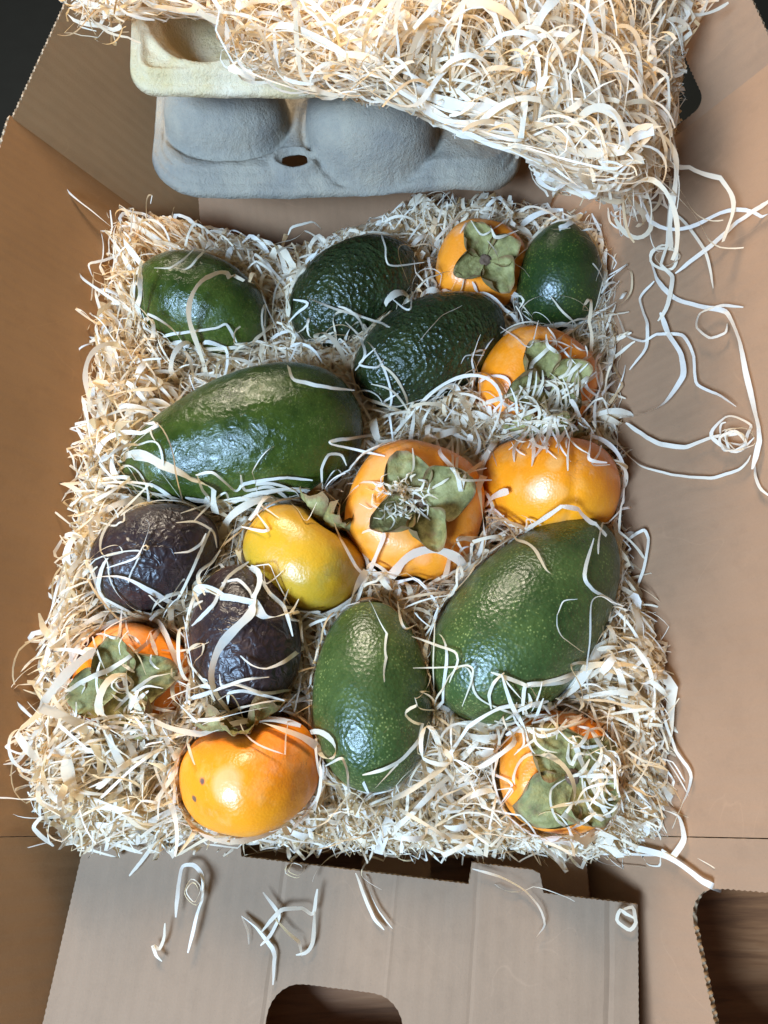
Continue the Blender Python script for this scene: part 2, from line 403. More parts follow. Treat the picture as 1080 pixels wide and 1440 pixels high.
def avocado(e0, e1, width, z, mat, label, k=.12, seed=1, tilt=0.0, lumps=.02, pebble=0.0, dimple=False, power=1.0, stem=False, flat=1.0):
    """e0: pixel of the narrow (stem) end, e1: pixel of the round end, width: pixels across"""
    a = at(*e0, z); b = at(*e1, z); c = (a + b) / 2
    a = at(*e0, z + tilt); b = at(*e1, z - tilt); c = (a + b) / 2
    ax = (a - b); half = ax.length / 2; ax.normalize()
    R = width / 2 * depth(c) / F
    side = Vector((0, 0, 1)).cross(ax).normalized(); up = ax.cross(side)
    NT_, NP = 150, 112
    vs = []
    rows = []
    for i in range(1, NP):
        th = math.pi * i / NP; t = math.cos(th)
        pr = math.sin(th) ** power * (1 - k * t - .10 * k * t * t)
        for j in range(NT_):
            ph = 2 * math.pi * j / NT_
            n = Vector((t, pr * math.cos(ph), pr * math.sin(ph)))
            q = Vector((t * half, R * pr * math.cos(ph), R * flat * pr * math.sin(ph)))
            d = lumps * nz(n, 1.3, seed) + lumps * .35 * nz(n, 3.1, seed + 3)
            if pebble:
                dd = mnoise.voronoi(q * 330 + Vector((seed * 5, 0, 0)))[0]
                d += pebble * (.55 - dd[0]) + pebble * .8 * nz(q, 120, seed)
            else:
                d += .0035 * nz(q, 110, seed) + .002 * nz(q, 230, seed)
            if dimple and t < -.80: d -= .10 * ((-.80 - t) / .2) ** 2
            sc = 1 + d
            vs.append((q.x * (1 + d * .6), q.y * sc, q.z * sc))
    n0 = len(vs); vs.append((half * .995, 0, 0)); vs.append((-half * (.995 if not dimple else .93), 0, 0))
    fs = []
    for i in range(NP - 2):
        for j in range(NT_):
            j2 = (j + 1) % NT_
            fs.append((i * NT_ + j, (i + 1) * NT_ + j, (i + 1) * NT_ + j2, i * NT_ + j2))
    for j in range(NT_):
        j2 = (j + 1) % NT_
        fs.append((n0, j, j2)); fs.append((n0 + 1, (NP - 2) * NT_ + j2, (NP - 2) * NT_ + j))
    me = mesh('avocado', vs, fs)
    mtx = Matrix((ax, side, up)).transposed().to_4x4(); mtx.translation = c
    if stem:
        root = empty('avocado', c - Vector((0, 0, R * flat)))
        ob = obj('skin', me, M[mat], root); ob.matrix_parent_inverse = Matrix.Identity(4)
        ob.matrix_local = Matrix.Translation(-root.location) @ mtx
        bm = bmesh.new(); bmesh.ops.create_uvsphere(bm, u_segments=20, v_segments=10, radius=1)
        for v in bm.verts:
            s = 1 + .25 * nz(v.co, 2.2, seed)
            v.co = Vector((half * .985 + v.co.x * .0028, v.co.y * .0070 * s, v.co.z * .0070 * s + .002))
        m2 = bpy.data.meshes.new('stem_scar'); bm.to_mesh(m2); bm.free()
        m2.polygons.foreach_set('use_smooth', [True] * len(m2.polygons))
        s_ = obj('stem_scar', m2, M['scar'], root); s_.matrix_parent_inverse = Matrix.Identity(4)
        s_.matrix_local = Matrix.Translation(-root.location) @ mtx
    else:
        root = obj('avocado', me, M[mat]); root.matrix_world = mtx
    tag(root, label, 'avocado', 'avocados in the wood wool')
    FRUIT.append((np.array(c), np.array([list(ax), list(side), list(up)]), 'a', (half, R, k, flat)))
    add_solid(me, mtx)
    return c, R

Z0 = .056
avocado((372, 460), (196, 400), 140, .058, 'gsmooth', 'small glossy green avocado in the far left corner of the wool', k=.06, seed=1)
avocado((579, 361), (417, 463), 138, .056, 'gpeb', 'dark pebbled avocado behind another pebbled one, beside the far persimmon', k=.05, seed=2, pebble=.012)
avocado((702, 440), (505, 545), 142, .058, 'gpeb', 'dark pebbled avocado in front, between the large glossy avocado and two persimmons', k=.06, seed=3, pebble=.013)
avocado((793, 314), (780, 464), 117, .060, 'gdark', 'smooth dark green pear-shaped avocado in the far right corner', k=.17, seed=4, tilt=.012, dimple=False)
avocado((172, 668), (508, 580), 192, .060, 'gsmooth', 'largest avocado, glossy green, lying across the left half', k=.25, seed=5, lumps=.035, power=.96)
avocado((302, 740), (134, 826), 144, .062, 'purple', 'wrinkled purple black avocado by the left wall', k=.04, seed=6, lumps=.05, pebble=.006)
avocado((330, 798), (360, 1000), 152, .061, 'purple', 'purple black avocado standing upright between two persimmons', k=.05, seed=7, lumps=.03, pebble=.010)
avocado((519, 848), (526, 1114), 165, .056, 'gspeck', 'upright speckled green avocado with brown stem scar', k=.07, seed=8, power=.93, stem=True)
avocado((846, 741), (634, 997), 196, .060, 'gspeck', 'broad green avocado lying diagonally near the right wall', k=.17, seed=9, lumps=.03, power=.95)

PCOL = dict(p_or=((.74, .20, .008), (.80, .225, .007), (.80, .28, .010)), p_deep=((.74, .215, .015), (.80, .27, .016), (.72, .31, .03)))
def rot_to(axis, spin):
    z = Vector(axis).normalized(); x = Vector((1, 0, 0)); x = (x - z * x.dot(z)).normalized(); y = z.cross(x)
    m = Matrix((x, y, z)).transposed().to_4x4()
    return m @ Matrix.Rotation(spin, 4, 'Z')

def persimmon(cpx, Rpx, axis, z, mat, label, ratio=.72, spin=0.0, seed=1, grooves=(), lobes=None, leaf=.62, curl=.25, stem=True, dead=(), spots=(), dip=.30):
    c = at(*cpx, z); R = Rpx * depth(c) / F; H = R * ratio
    NT_, NP = 128, 84
    def surf(th, ph):
        # superellipse profile with a sunk crown
        ct, st = math.cos(th), math.sin(th)
        pw = .80
        r = abs(st) ** pw; hh = (abs(ct) ** .92) * (1 if ct > 0 else -1)
        sq = 1 + .035 * math.cos(4 * ph)
        for (g, wd, dp) in grooves:
            d = (ph - g + math.pi) % (2 * math.pi) - math.pi
            sq -= dp * math.exp(-(d / wd) ** 2) * (.35 + .65 * st)
        x, y, zz = R * r * sq * math.cos(ph), R * r * sq * math.sin(ph), H * hh
        rr = r
        if ct > 0: zz -= H * dip * math.exp(-(rr / .42) ** 2)
        else: zz += H * .10 * math.exp(-(rr / .35) ** 2)
        n = Vector((math.cos(ph) * st, math.sin(ph) * st, ct))
        d = 1 + .028 * nz(n, 1.4, seed) + .010 * nz(n, 3.5, seed + 2)
        return Vector((x * d, y * d, zz * d))
    vs = []; fs = []
    for i in range(1, NP):
        for j in range(NT_): vs.append(surf(math.pi * i / NP, 2 * math.pi * j / NT_))
    n0 = len(vs); vs.append(surf(1e-5, 0)); vs.append(surf(math.pi - 1e-5, 0))
    for i in range(NP - 2):
        for j in range(NT_):
            j2 = (j + 1) % NT_
            fs.append((i * NT_ + j, (i + 1) * NT_ + j, (i + 1) * NT_ + j2, i * NT_ + j2))
    for j in range(NT_):
        j2 = (j + 1) % NT_
        fs.append((n0, j, j2)); fs.append((n0 + 1, (NP - 2) * NT_ + j2, (NP - 2) * NT_ + j))
    me = mesh('flesh', vs, fs)
    mtx = rot_to(axis, spin); mtx.translation = c
    root = empty('persimmon', c - Vector((0, 0, H)))
    tag(root, label, 'persimmon', 'persimmons in the wood wool')
    inv = Matrix.Translation(-root.location)
    def part(nm, m_, mt):
        o = obj(nm, m_, mt, root); o.matrix_parent_inverse = Matrix.Identity(4); o.matrix_local = inv @ mtx; return o
    if spots:
        bv = BVHTree.FromPolygons([mtx @ v.co for v in me.vertices], [tuple(p.vertices) for p in me.polygons]); sl = []
        for (sx0, sy0, r_, c_, soft) in spots:
            hit = bv.ray_cast(CAM, ray(sx0, sy0).normalized())[0]
            if hit is not None: sl.append((tuple(mtx.inverted() @ hit), r_, c_, soft))
        mt = mat_persimmon(mat + '_spotted', *PCOL[mat], spots=sl)
    else: mt = M[mat]
    part('flesh', me, mt); add_solid(me, mtx)
    FRUIT.append((np.array(c), np.array([list(mtx.col[0][:3]), list(mtx.col[1][:3]), list(mtx.col[2][:3])]), 'p', (R, H)))
    # calyx: four broad papery lobes lying on the crown
    def crown(r, ph):
        th = math.asin(min(1, max(1e-4, r)) ** (1 / .80)); return surf(th, ph)
    rs = random.Random(seed * 13 + 5)
    for q in range(4):
        if q in dead: continue
        ln = leaf * rs.uniform(.86, 1.1); wd = 1.02 * rs.uniform(.9, 1.1); cu = curl * rs.uniform(.5, 1.6); base = q * math.pi / 2 + rs.uniform(-.12, .12)
        if lobes: ln *= lobes[q][0]; cu *= lobes[q][1]
        NU, NV = 22, 21
        lv = []; lf = []; dry = []
        for i in range(NU + 1):
            u = i / NU
            wv = math.sin(min(1, .18 + u * .82) * math.pi * .80) ** .75 * (1 - .25 * max(0, u - .85) / .15)
            for j in range(NV + 1):
                v = j / NV * 2 - 1
                rad = ln * u * (1 - .16 * v * v * u) + .02 * nz((u * 3, v * 3, q), 1.0, seed)
                ang = base + v * wd * wv * (.95 if u > .25 else .95 + .5 * (.25 - u))
                p = crown(max(.01, rad), ang)
                lift = .0012 + R * (.04 * u + cu * (u ** 3) * .5 + cu * .5 * (abs(v) ** 4) * u) + R * .075 * u * nz((u * 4, v * 3, q * 3.), 1.3, seed + 9)
                lift += R * .035 * u * nz((u * 9, v * 7, q * 5.), 1.0, seed + 21); lift += R * .022 * math.sin(v * 11 + seed + 2 * u) * u * u + R * .006 * math.sin(v * 38) * u
                p = p + Vector((-math.cos(ang) * .25 * cu * u * abs(v) * R, -math.sin(ang) * .25 * cu * u * abs(v) * R, max(.0008, lift)))
                lv.append(p); dry.append(max(abs(v) ** 4 * min(1, u * 2), u ** 7, .75 * (1 - u) ** 4))
        for i in range(NU):
            for j in range(NV):
                a = i * (NV + 1) + j; lf.append((a, a + 1, a + NV + 2, a + NV + 1))
        ml = mesh('calyx_lobe', lv, lf)
        da = ml.attributes.new('dry', 'FLOAT', 'POINT'); da.data.foreach_set('value', dry)
        o = part('calyx_lobe', ml, M['calyx'])
        add_solid(ml, mtx)
    if stem:
        bm = bmesh.new(); bmesh.ops.create_uvsphere(bm, u_segments=24, v_segments=14, radius=1)
        b0 = crown(.01, 0)
        for v in bm.verts:
            s = 1 + .22 * nz(v.co, 2.5, seed)
            r = math.hypot(v.co.x, v.co.y)
            dz = -.35 * math.exp(-(r / .45) ** 2) if v.co.z > 0 else 0
            v.co = Vector((v.co.x * R * .13 * s, v.co.y * R * .13 * s, b0.z + R * .05 + (v.co.z + 1.3 * dz + .25 * nz(v.co, 3.1, seed + 4)) * R * .085))
        m2 = bpy.data.meshes.new('stem'); bm.to_mesh(m2); bm.free(); m2.polygons.foreach_set('use_smooth', [True] * len(m2.polygons))
        part('stem', m2, M['stem'])
    return c, R

TOCAM = (0, -.39, .92)
persimmon((676, 374), 63, (.03, -.50, .86), .058, 'p_deep', 'smallest persimmon at the far end, green calyx and brown stem facing up', seed=1, spin=.5, leaf=.84, curl=.4)
persimmon((754, 542), 82, (.05, -.52, .85), .056, 'p_or', 'orange persimmon below the dark pear-shaped avocado, calyx half buried in shavings', seed=2, spin=.35, leaf=.82, curl=.45)
persimmon((583, 717), 98, (.0, -.30, .95), .058, 'p_deep', 'large orange persimmon at the centre with shavings filling its calyx', seed=3, spin=.45, ratio=.78, leaf=.76, curl=.4,
          grooves=((math.radians(-115), .12, .05),), lobes=((1.12, .4), (1.08, .6), (1.0, 1.0), (.95, 1.1)),
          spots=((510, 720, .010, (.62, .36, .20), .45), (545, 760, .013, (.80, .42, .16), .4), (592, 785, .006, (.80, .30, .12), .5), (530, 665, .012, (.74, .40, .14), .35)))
persimmon((772, 683), 95, (.03, .93, .36), .054, 'p_or', 'orange persimmon lying on its side with a vertical groove, against the right wall', seed=4, spin=.0, ratio=.77, leaf=.66, curl=.35, grooves=((math.radians(-84), .10, .032), (math.radians(-84), .03, .014)),
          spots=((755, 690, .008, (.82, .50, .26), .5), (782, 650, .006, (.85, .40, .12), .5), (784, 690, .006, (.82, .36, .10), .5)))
persimmon((428, 783), 86, (.56, .74, .42), .054, 'p_yel', 'olive yellow persimmon on its side left of the central persimmon', seed=5, spin=.3, ratio=.74, leaf=.66, curl=.5, dip=.20)
persimmon((187, 958), 80, (.06, -.25, .96), .054, 'p_or', 'persimmon in the near left corner with curled shavings on its grey green calyx', seed=6, spin=.3, leaf=.92, curl=.5)
persimmon((353, 1086), 94, (-.16, .86, .46), .054, 'p_or', 'orange persimmon on its side at the near edge with two dark specks', seed=7, spin=.2, ratio=.78, leaf=.72, curl=.6, dip=.2,
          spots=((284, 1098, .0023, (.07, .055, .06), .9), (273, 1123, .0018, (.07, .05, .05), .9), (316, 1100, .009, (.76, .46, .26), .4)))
persimmon((784, 1084), 84, (.18, -.20, .95), .052, 'p_deep', 'persimmon in the near right corner, broad pale calyx half under shavings', seed=8, spin=.62, leaf=.98, curl=.22)

# ------------------------------------------------------------------ egg trays
def tray(name, px, w_, d_, z, rz, tilt_, mat, label, fn, holes=(), R_=.035):
    o0 = at(*px, z)
    nu, nv = 190, 120
    vs = []; fs = []
    for i in range(nu + 1):
        for j in range(nv + 1):
            u = w_ * i / nu; v = d_ * j / nv
            # rounded corners: pull grid corners in
            x, y = u, v
            ins = max(0, R_ - min(x, w_ - x)), max(0, R_ - min(y, d_ - y))
            if ins[0] > 0 and ins[1] > 0:
                l = math.hypot(*ins); m_ = max(ins)
                f_ = m_ / l
                cx = R_ if x < w_ / 2 else w_ - R_; cy = R_ if y < d_ / 2 else d_ - R_
                x = cx + (x - cx) * f_; y = cy + (y - cy) * f_
            e = min(x, w_ - x, y, d_ - y)
            if ins[0] > 0 and ins[1] > 0: e = R_ - m_
            for (hx, hy, rx, ry) in holes:
                qx, qy = (x - hx) / rx, (y - hy) / ry; q = math.hypot(qx, qy)
                if 1e-6 < q < 2: g = (1 + max(0, q - .5) / 1.5) / q; x, y = hx + qx * g * rx, hy + qy * g * ry
            zz, bow = fn(x, y, e)
            zz += .0007 * nz((x, y, 0), 130, 3) + .0010 * nz((x, y, 0), 45, 5)
            vs.append((x, y + bow, zz))
    hs = holes
    for i in range(nu):
        for j in range(nv):
            a = i * (nv + 1) + j
            if any(all(math.hypot((w_ * p / nu - hx) / rx, (d_ * q / nv - hy) / ry) < .5 for p in (i, i + 1) for q in (j, j + 1)) for (hx, hy, rx, ry) in hs): continue
            fs.append((a, a + nv + 1, a + nv + 2, a + 1))
    me = mesh(name, vs, fs)
    o = obj(name, me, M[mat]); o.location = o0; o.rotation_euler = (tilt_[0], tilt_[1], rz)
    s = o.modifiers.new('thickness', 'SOLIDIFY'); s.thickness = .0014; s.offset = -1
    o.matrix_world = Matrix.LocRotScale(o.location, o.rotation_euler, None)
    tag(o, label, 'egg tray', 'moulded pulp egg trays')
    add_solid(me, o.matrix_world)
    return o
def sstep(a, b, x): t = min(1, max(0, (x - a) / (b - a))); return t * t * (3 - 2 * t)
def fn_lower(x, y, e):
    z = 0
    z -= .006 * (1 - sstep(.000, .003, e)); z -= .004 * (1 - sstep(.0055, .0075, e)); z -= .003 * (1 - sstep(.010, .0115, e))
    for (cx, cy, rx, ry, hh) in ((.050, .053, .039, .033, .029), (.142, .043, .042, .039, .036), (.05, .125, .040, .034, .02), (.137, .13, .042, .034, .02), (.205, .13, .03, .034, .02)):
        q = (abs((x - cx) / rx)) ** 2.3 + (abs((y - cy) / ry)) ** 2.3
        if q < 1: z += hh * (1 - q) ** .5
        z -= .0025 * math.exp(-((q - 1.12) / .12) ** 2)
    q = math.hypot((x - .093) / .0105, (y - .0165) / .006)
    z += .0035 * math.exp(-((q - 1.25) / .25) ** 2)
    if x > .19: z -= .010 * sstep(.19, .236, x)
    return z, -.006 * math.sin(math.pi * min(1, x / .24)) * (1 - y / .2)
def fn_upper(x, y, e):
    z = 0
    z -= .004 * (1 - sstep(.0, .002, e)); z -= .003 * (1 - sstep(.005, .0065, e))
    z += .003 * math.exp(-((e - .0085) / .002) ** 2)
    for (cx, cy) in ((.043, .044), (.110, .042), (.172, .042), (.232, .042), (.043, .114), (.11, .11), (.172, .11), (.232, .11)):
        q = math.hypot((x - cx) / .030, (y - cy) / .030)
        z -= .024 * (1 - sstep(.40, 1.04, q))
        z += .003 * math.exp(-((q - 1.10) / .07) ** 2)
    z += .010 * math.exp(-((x - .075) / .010) ** 2 - ((y - .078) / .014) ** 2)
    z += .0015 * math.exp(-((y - .0125) / .0015) ** 2) * (1 if .02 < x < .09 else 0)
    return z, -.004 * math.sin(math.pi * min(1, x / .26))
tray('egg_tray', (200, 254), .240, .19, .112, math.radians(3), (math.radians(3), 0), 'pulp_g', 'grey moulded pulp egg tray with domes, underneath the tan tray', fn_lower, holes=((.093, .0165, .0085, .0047),))
tray('egg_tray', (176, 122), .27, .155, .172, math.radians(2), (math.radians(15), 0), 'pulp_t', 'tan moulded pulp egg tray on top, wood wool piled in it', fn_upper, R_=.016)

# ------------------------------------------------------------------ wood wool
allv = []; allf = []
for vs, fs in SOLIDS:
    o = len(allv); allv += vs; allf += [tuple(i + o for i in f) for f in fs]
BVH = BVHTree.FromPolygons(allv, allf)
del allv, allf

def np_noise2(x, y, seed, scale):
    r = np.random.default_rng(seed); out = np.zeros_like(x)
    for _ in range(7):
        a = r.uniform(0, 2 * np.pi); f = scale * r.uniform(.6, 1.7); p = r.uniform(0, 6.28)
        out += np.sin((x * np.cos(a) + y * np.sin(a)) * f + p)
    return out / 3.2

def h_bed(x, y):
    h = .043 + .0055 * np_noise2(x, y, 3, 45) + .003 * np_noise2(x, y, 8, 140)
    # heaped along the left, the far rim and the corners, thinner towards the near edge
    h = h + .016 * np.exp(-((x + .175) / .03) ** 2) + .014 * np.exp(-((y - .235) / .022) ** 2) * (1 - .75 * np.exp(-((x + .075) / .03) ** 2))
    h = h + .012 * np.exp(-(((x - .15) / .03) ** 2 + ((y + .10) / .06) ** 2))
    h = h - .012 * np.clip((-.125 - y) / .04, 0, 1)
    return np.maximum(h, wall_z(x) + .003)

_GX = np.linspace(-.26, .24, 126); _GY = np.linspace(-.20, .28, 121)
_A, _B = np.meshgrid(_GX, _GY, indexing='ij'); _HB = h_bed(_A.ravel(), _B.ravel()).reshape(126, 121)
def h_bed1(x, y):
    return float(_HB[min(125, max(0, int((x + .26) / .004 + .5))), min(120, max(0, int((y + .20) / .004 + .5)))])

class Pile:
    """collects ribbons of wood wool into one mesh"""
    def __init__(s): s.v = []; s.f = []; s.r = []; s.n = 0
    def add(s, P, W, rnd):
        # P: (N, S, 3) centre lines, W: (N, S, 3) half-width vectors
        N, S, _ = P.shape
        V = np.empty((N, S, 2, 3)); V[:, :, 0] = P - W; V[:, :, 1] = P + W
        s.v.append(V.reshape(-1, 3)); s.r.append(np.repeat(rnd, S * 2))
        i = np.arange(S - 1)
        q = np.stack([2 * i, 2 * i + 1, 2 * i + 3, 2 * i + 2], 1)
        s.f.append((q[None] + (np.arange(N) * S * 2)[:, None, None] + s.n).reshape(-1, 4)); s.n += N * S * 2
    def grid(s, V, Fq, rnd):
        s.v.append(V); s.r.append(np.full(len(V), rnd)); s.f.append(Fq + s.n); s.n += len(V)
    def build(s, name):
        V = np.concatenate(s.v); Fq = np.concatenate(s.f); R = np.concatenate(s.r)
        me = bpy.data.meshes.new(name)
        me.vertices.add(len(V)); me.vertices.foreach_set('co', V.astype(np.float32).ravel())
        me.loops.add(Fq.size); me.loops.foreach_set('vertex_index', Fq.astype(np.int32).ravel())
        me.polygons.add(len(Fq)); me.polygons.foreach_set('loop_start', np.arange(0, Fq.size, 4, dtype=np.int32))
        me.polygons.foreach_set('loop_total', np.full(len(Fq), 4, dtype=np.int32))
        me.polygons.foreach_set('use_smooth', np.ones(len(Fq), dtype=bool))
        me.update(calc_edges=True)
        at_ = me.attributes.new('rnd', 'FLOAT', 'POINT'); at_.data.foreach_set('value', R.astype(np.float32))
        return obj(name, me, M['wool'])

def norm(a): return a / np.maximum(np.linalg.norm(a, axis=-1, keepdims=True), 1e-9)

def push_out(P, margin=.0012):
    for c, Rm, kind, dm in FRUIT:
        q = (P - c) @ Rm.T
        if kind == 'a':
            half, R, k, flat = dm
            t = q[:, 0] / (half * 1.01)
            pr = np.sqrt(np.clip(1 - t * t, 0, 1)) * (1 - k * t) * R * 1.02 + margin
            rho = np.hypot(q[:, 1], q[:, 2]); m = (np.abs(t) < 1) & (rho < pr)
            s = np.where(m, pr / np.maximum(rho, 1e-6), 1); q[:, 1] *= s; q[:, 2] *= s
        else:
            R, H = dm
            rho = np.hypot(q[:, 0], q[:, 1]) / (R * 1.06 + margin); zz = np.abs(q[:, 2]) / (H * 1.03 + margin)
            g = (rho ** 2.5 + zz ** 2.3) ** (1 / 2.4)
            s = np.where(g < 1, 1 / np.maximum(g, .25), 1); q *= s[:, None]
        P = q @ Rm + c
    return P
def inside_count(P, grow=1.0):
    ins = np.zeros(len(P), bool)
    for c, Rm, kind, dm in FRUIT:
        q = (P - c) @ Rm.T
        if kind == 'a':
            half, R, k, flat = dm; t = q[:, 0] / half
            ins |= (np.abs(t) < 1) & (np.hypot(q[:, 1], q[:, 2]) < R * grow * np.sqrt(np.clip(1 - t * t, 0, 1)) * (1 - k * t))
        else:
            R, H = dm; ins |= ((np.hypot(q[:, 0], q[:, 1]) / R) ** 2.5 + (np.abs(q[:, 2]) / H) ** 2.3) < grow
    return ins

def ribbons(pile, P0, hfun, layer, S=20, step=.0026, width=(.0006, .0015), curl=1.0, lift=.14, tint=(0, 1), clampwall=True, collide=True, steer=9.0, poly=None, leak=.07, tightf=.09, forbid=(), slack=.05):
    N = len(P0)
    P = P0.copy(); ang = RNG.uniform(0, 2 * np.pi, N)
    T = np.stack([np.cos(ang), np.sin(ang), RNG.normal(0, lift, N)], 1); T = norm(T)
    nn = RNG.normal(size=(N, 3)); nn[:, 2] += RNG.choice([0, 1.6], N, p=[.45, .55]) * np.sign(nn[:, 2]); nn = norm(nn - T * (nn * T).sum(1, keepdims=True))
    stp = step * RNG.uniform(.55, 1.35, N)
    k1 = RNG.normal(0, 22, N) * curl; tw = RNG.normal(0, .10, N); k2 = RNG.normal(0, 9, N) * curl
    tight = RNG.random(N) < tightf; k1 = np.where(tight, RNG.choice([-1, 1], N) * RNG.uniform(70, 200, N), k1); stp = np.where(tight, stp * .75, stp)
    CP = np.empty((N, S, 3)); CW = np.empty((N, S, 3))
    hw = RNG.uniform(width[0], width[1], N) * RNG.choice([.5, 1, 1.6], N, p=[.45, .38, .17])
    esc = RNG.random(N) < leak
    jx, jy = RNG.normal(0, 20, N), RNG.normal(0, 20, N)
    pc = None if poly is None else np.array(poly, float).mean(0)
    for i in range(S):
        CP[:, i] = P
        Wv = np.cross(T, nn)
        tap = min(1, .72 + i * .3, .72 + (S - 1 - i) * .3)
        CW[:, i] = Wv * (hw * tap * (1 + .15 * np.sin(i * 1.1 + ang)))[:, None]
        T = T + (nn * k1[:, None] + Wv * k2[:, None]) * stp[:, None]
        # kinks and changes of curvature
        ch = RNG.random(N) < .16
        k1 = np.where(ch & ~tight, RNG.normal(0, 34, N) * curl, k1)
        kk = RNG.random(N) < .075
        T = T + np.where(kk[:, None], RNG.normal(0, .8, (N, 3)), 0)
        if hfun is not None:
            tgt = hfun(P[:, 0], P[:, 1]) + layer
            T[:, 2] += np.clip((tgt - P[:, 2]) * steer * 10, -.5, .5) * .5
        if poly is not None:
            q = P + T * .004 - np.array(CAM); dd = q @ np.array(FWD)
            qx = 540 + F * q[:, 0] / dd; qy = 720 - F * (q @ np.array(UP)) / dd
            out = ~in_poly(qx + jx, qy + jy, poly) & ~esc
            T[:, 0] += np.where(out, (pc[0] - qx) / 300, 0); T[:, 1] += np.where(out, -(pc[1] - qy) / 300, 0)
        T = norm(T)
        c_, s_ = np.cos(tw)[:, None], np.sin(tw)[:, None]
        nn = nn * c_ + np.cross(T, nn) * s_; nn = norm(nn - T * (nn * T).sum(1, keepdims=True))
        Pn = P + T * stp[:, None]
        if collide: Pn = push_out(Pn)
        if clampwall:
            Pn[:, 2] = np.maximum(Pn[:, 2], wall_z(Pn[:, 0]) + .0022)
            ys = SHEET_Y + SHEET_K * Pn[:, 0]
            Pn[:, 2] = np.where((Pn[:, 1] < ys) & (Pn[:, 0] < .13), np.maximum(Pn[:, 2], .0362), Pn[:, 2])
        P = Pn
    if len(forbid):
        q = CP.reshape(-1, 3) - np.array(CAM); dd = q @ np.array(FWD)
        qx = 540 + F * q[:, 0] / dd; qy = 720 - F * (q @ np.array(UP)) / dd; bad = np.zeros(len(q), bool)
        for pg in forbid: bad |= in_poly(qx, qy, pg)
        ok = (bad.reshape(N, S).sum(1) < 2) | (RNG.random(N) < slack)
        CP, CW = CP[ok], CW[ok]; N = len(CP)
    rnd = np.clip(RNG.normal(.54, .26, N) + .13 * np_noise2(CP[:, 0, 0], CP[:, 0, 1], 77, 60), 0, 1) * (tint[1] - tint[0]) + tint[0]
    pile.add(CP, CW, rnd)

def in_poly(px, py, poly):
    n = len(poly); ins = np.zeros(len(px), bool)
    for i in range(n):
        x0, y0 = poly[i]; x1, y1 = poly[(i + 1) % n]
        c = ((y0 > py) != (y1 > py)); xx = (x1 - x0) * (py - y0) / (y1 - y0 + 1e-9) + x0
        ins ^= c & (px < xx)
    return ins
def at_np(px, py, z):
    d = np.stack([(px - 540) / F + 0 * px, FWD.y - UP.y * (py - 720) / F, FWD.z - UP.z * (py - 720) / F], 1)
    s = (z - CAM.z) / d[:, 2]
    return np.array(CAM) + d * s[:, None]
def sample(poly, n, hfun, layer):
    xs = [p[0] for p in poly]; ys = [p[1] for p in poly]
    out = []; lays = []; tot = 0
    while tot < n:
        px = RNG.uniform(min(xs), max(xs), n); py = RNG.uniform(min(ys), max(ys), n)
        ly = layer[RNG.integers(0, len(layer), n)]
        m = in_poly(px, py, poly); px, py = px[m], py[m]
        z = np.full(len(px), .045 if hfun is h_bed else .165)
        for _ in range(7):
            P = at_np(px, py, z); z = .5 * z + .5 * (hfun(P[:, 0], P[:, 1]) + ly[m])
        out.append(P); lays.append(ly[m]); tot += len(P)
    P = np.concatenate(out)[:n]; layer[:] = np.concatenate(lays)[:n]
    return P

BED = [(158, 296), (215, 300), (280, 315), (345, 333), (400, 352), (455, 335), (530, 310), (585, 275), (650, 276), (700, 290), (760, 296), (828, 306),
       (846, 380), (868, 470), (862, 560), (868, 640), (868, 740), (878, 800), (905, 860), (930, 960), (922, 1060), (936, 1150), (900, 1190), (820, 1195), (740, 1180), (640, 1185),
       (560, 1178), (440, 1172), (330, 1172), (230, 1165), (120, 1165), (62, 1140), (48, 1060), (66, 960), (78, 880), (108, 800), (112, 720), (118, 640), (140, 560), (150, 480), (158, 400)]
bed = Pile()
OFFBED = [[(60, 120), (950, 120), (838, 298), (760, 286), (680, 268), (592, 266), (540, 300), (460, 330), (400, 346), (340, 327), (270, 307), (150, 286)], [(-50, 1204), (440, 1206), (900, 1222), (1130, 1222), (1130, 1500), (-50, 1500)], [(895, 250), (1100, 250), (1100, 1200), (985, 1200), (958, 1000), (920, 800), (885, 700)], [(-40, 200), (120, 300), (100, 560), (70, 760), (15, 900), (0, 1160), (-40, 1160)]]
# matted core under the loose strands
gx = np.linspace(-.20, .18, 150); gy = np.linspace(-.168, .25, 165)
GX, GY = np.meshgrid(gx, gy, indexing='ij')
HZ = h_bed(GX.ravel(), GY.ravel()) - .014 - .05 * np.clip((GY.ravel() - .205) / .03, 0, 1) - .03 * np.clip((-.145 - GY.ravel()) / .02, 0, 1)
HZ = np.maximum(HZ, .003)
G = np.stack([GX.ravel(), GY.ravel(), HZ], 1)
for c, Rm, kind, dm in FRUIT:
    d = G - c; q = d @ Rm.T
    if kind == 'a': f = np.clip(1 - (q[:, 0] / dm[0]) ** 2 - (np.hypot(d[:, 0], d[:, 1]) ** 2 - q[:, 0] ** 2).clip(0) / dm[1] ** 2, 0, 1); low = dm[1]
    else: f = np.clip(1 - (d[:, 0] ** 2 + d[:, 1] ** 2) / dm[0] ** 2, 0, 1); low = dm[0]
    G[:, 2] = np.where(f > 0, np.minimum(G[:, 2], np.maximum(.003, c[2] - low * np.sqrt(f) - .001)), G[:, 2])
G[:, 2] = np.minimum(G[:, 2], .070)
lx, rx = XL - (SL / CL) * G[:, 2] + .003, XR + (SL / CL) * G[:, 2] - .003
G[:, 0] = np.clip(G[:, 0], lx, rx)
ii, jj = np.meshgrid(np.arange(149), np.arange(164), indexing='ij'); a = (ii * 165 + jj).ravel()
bed.grid(G, np.stack([a, a + 165, a + 166, a + 1], 1), .42)

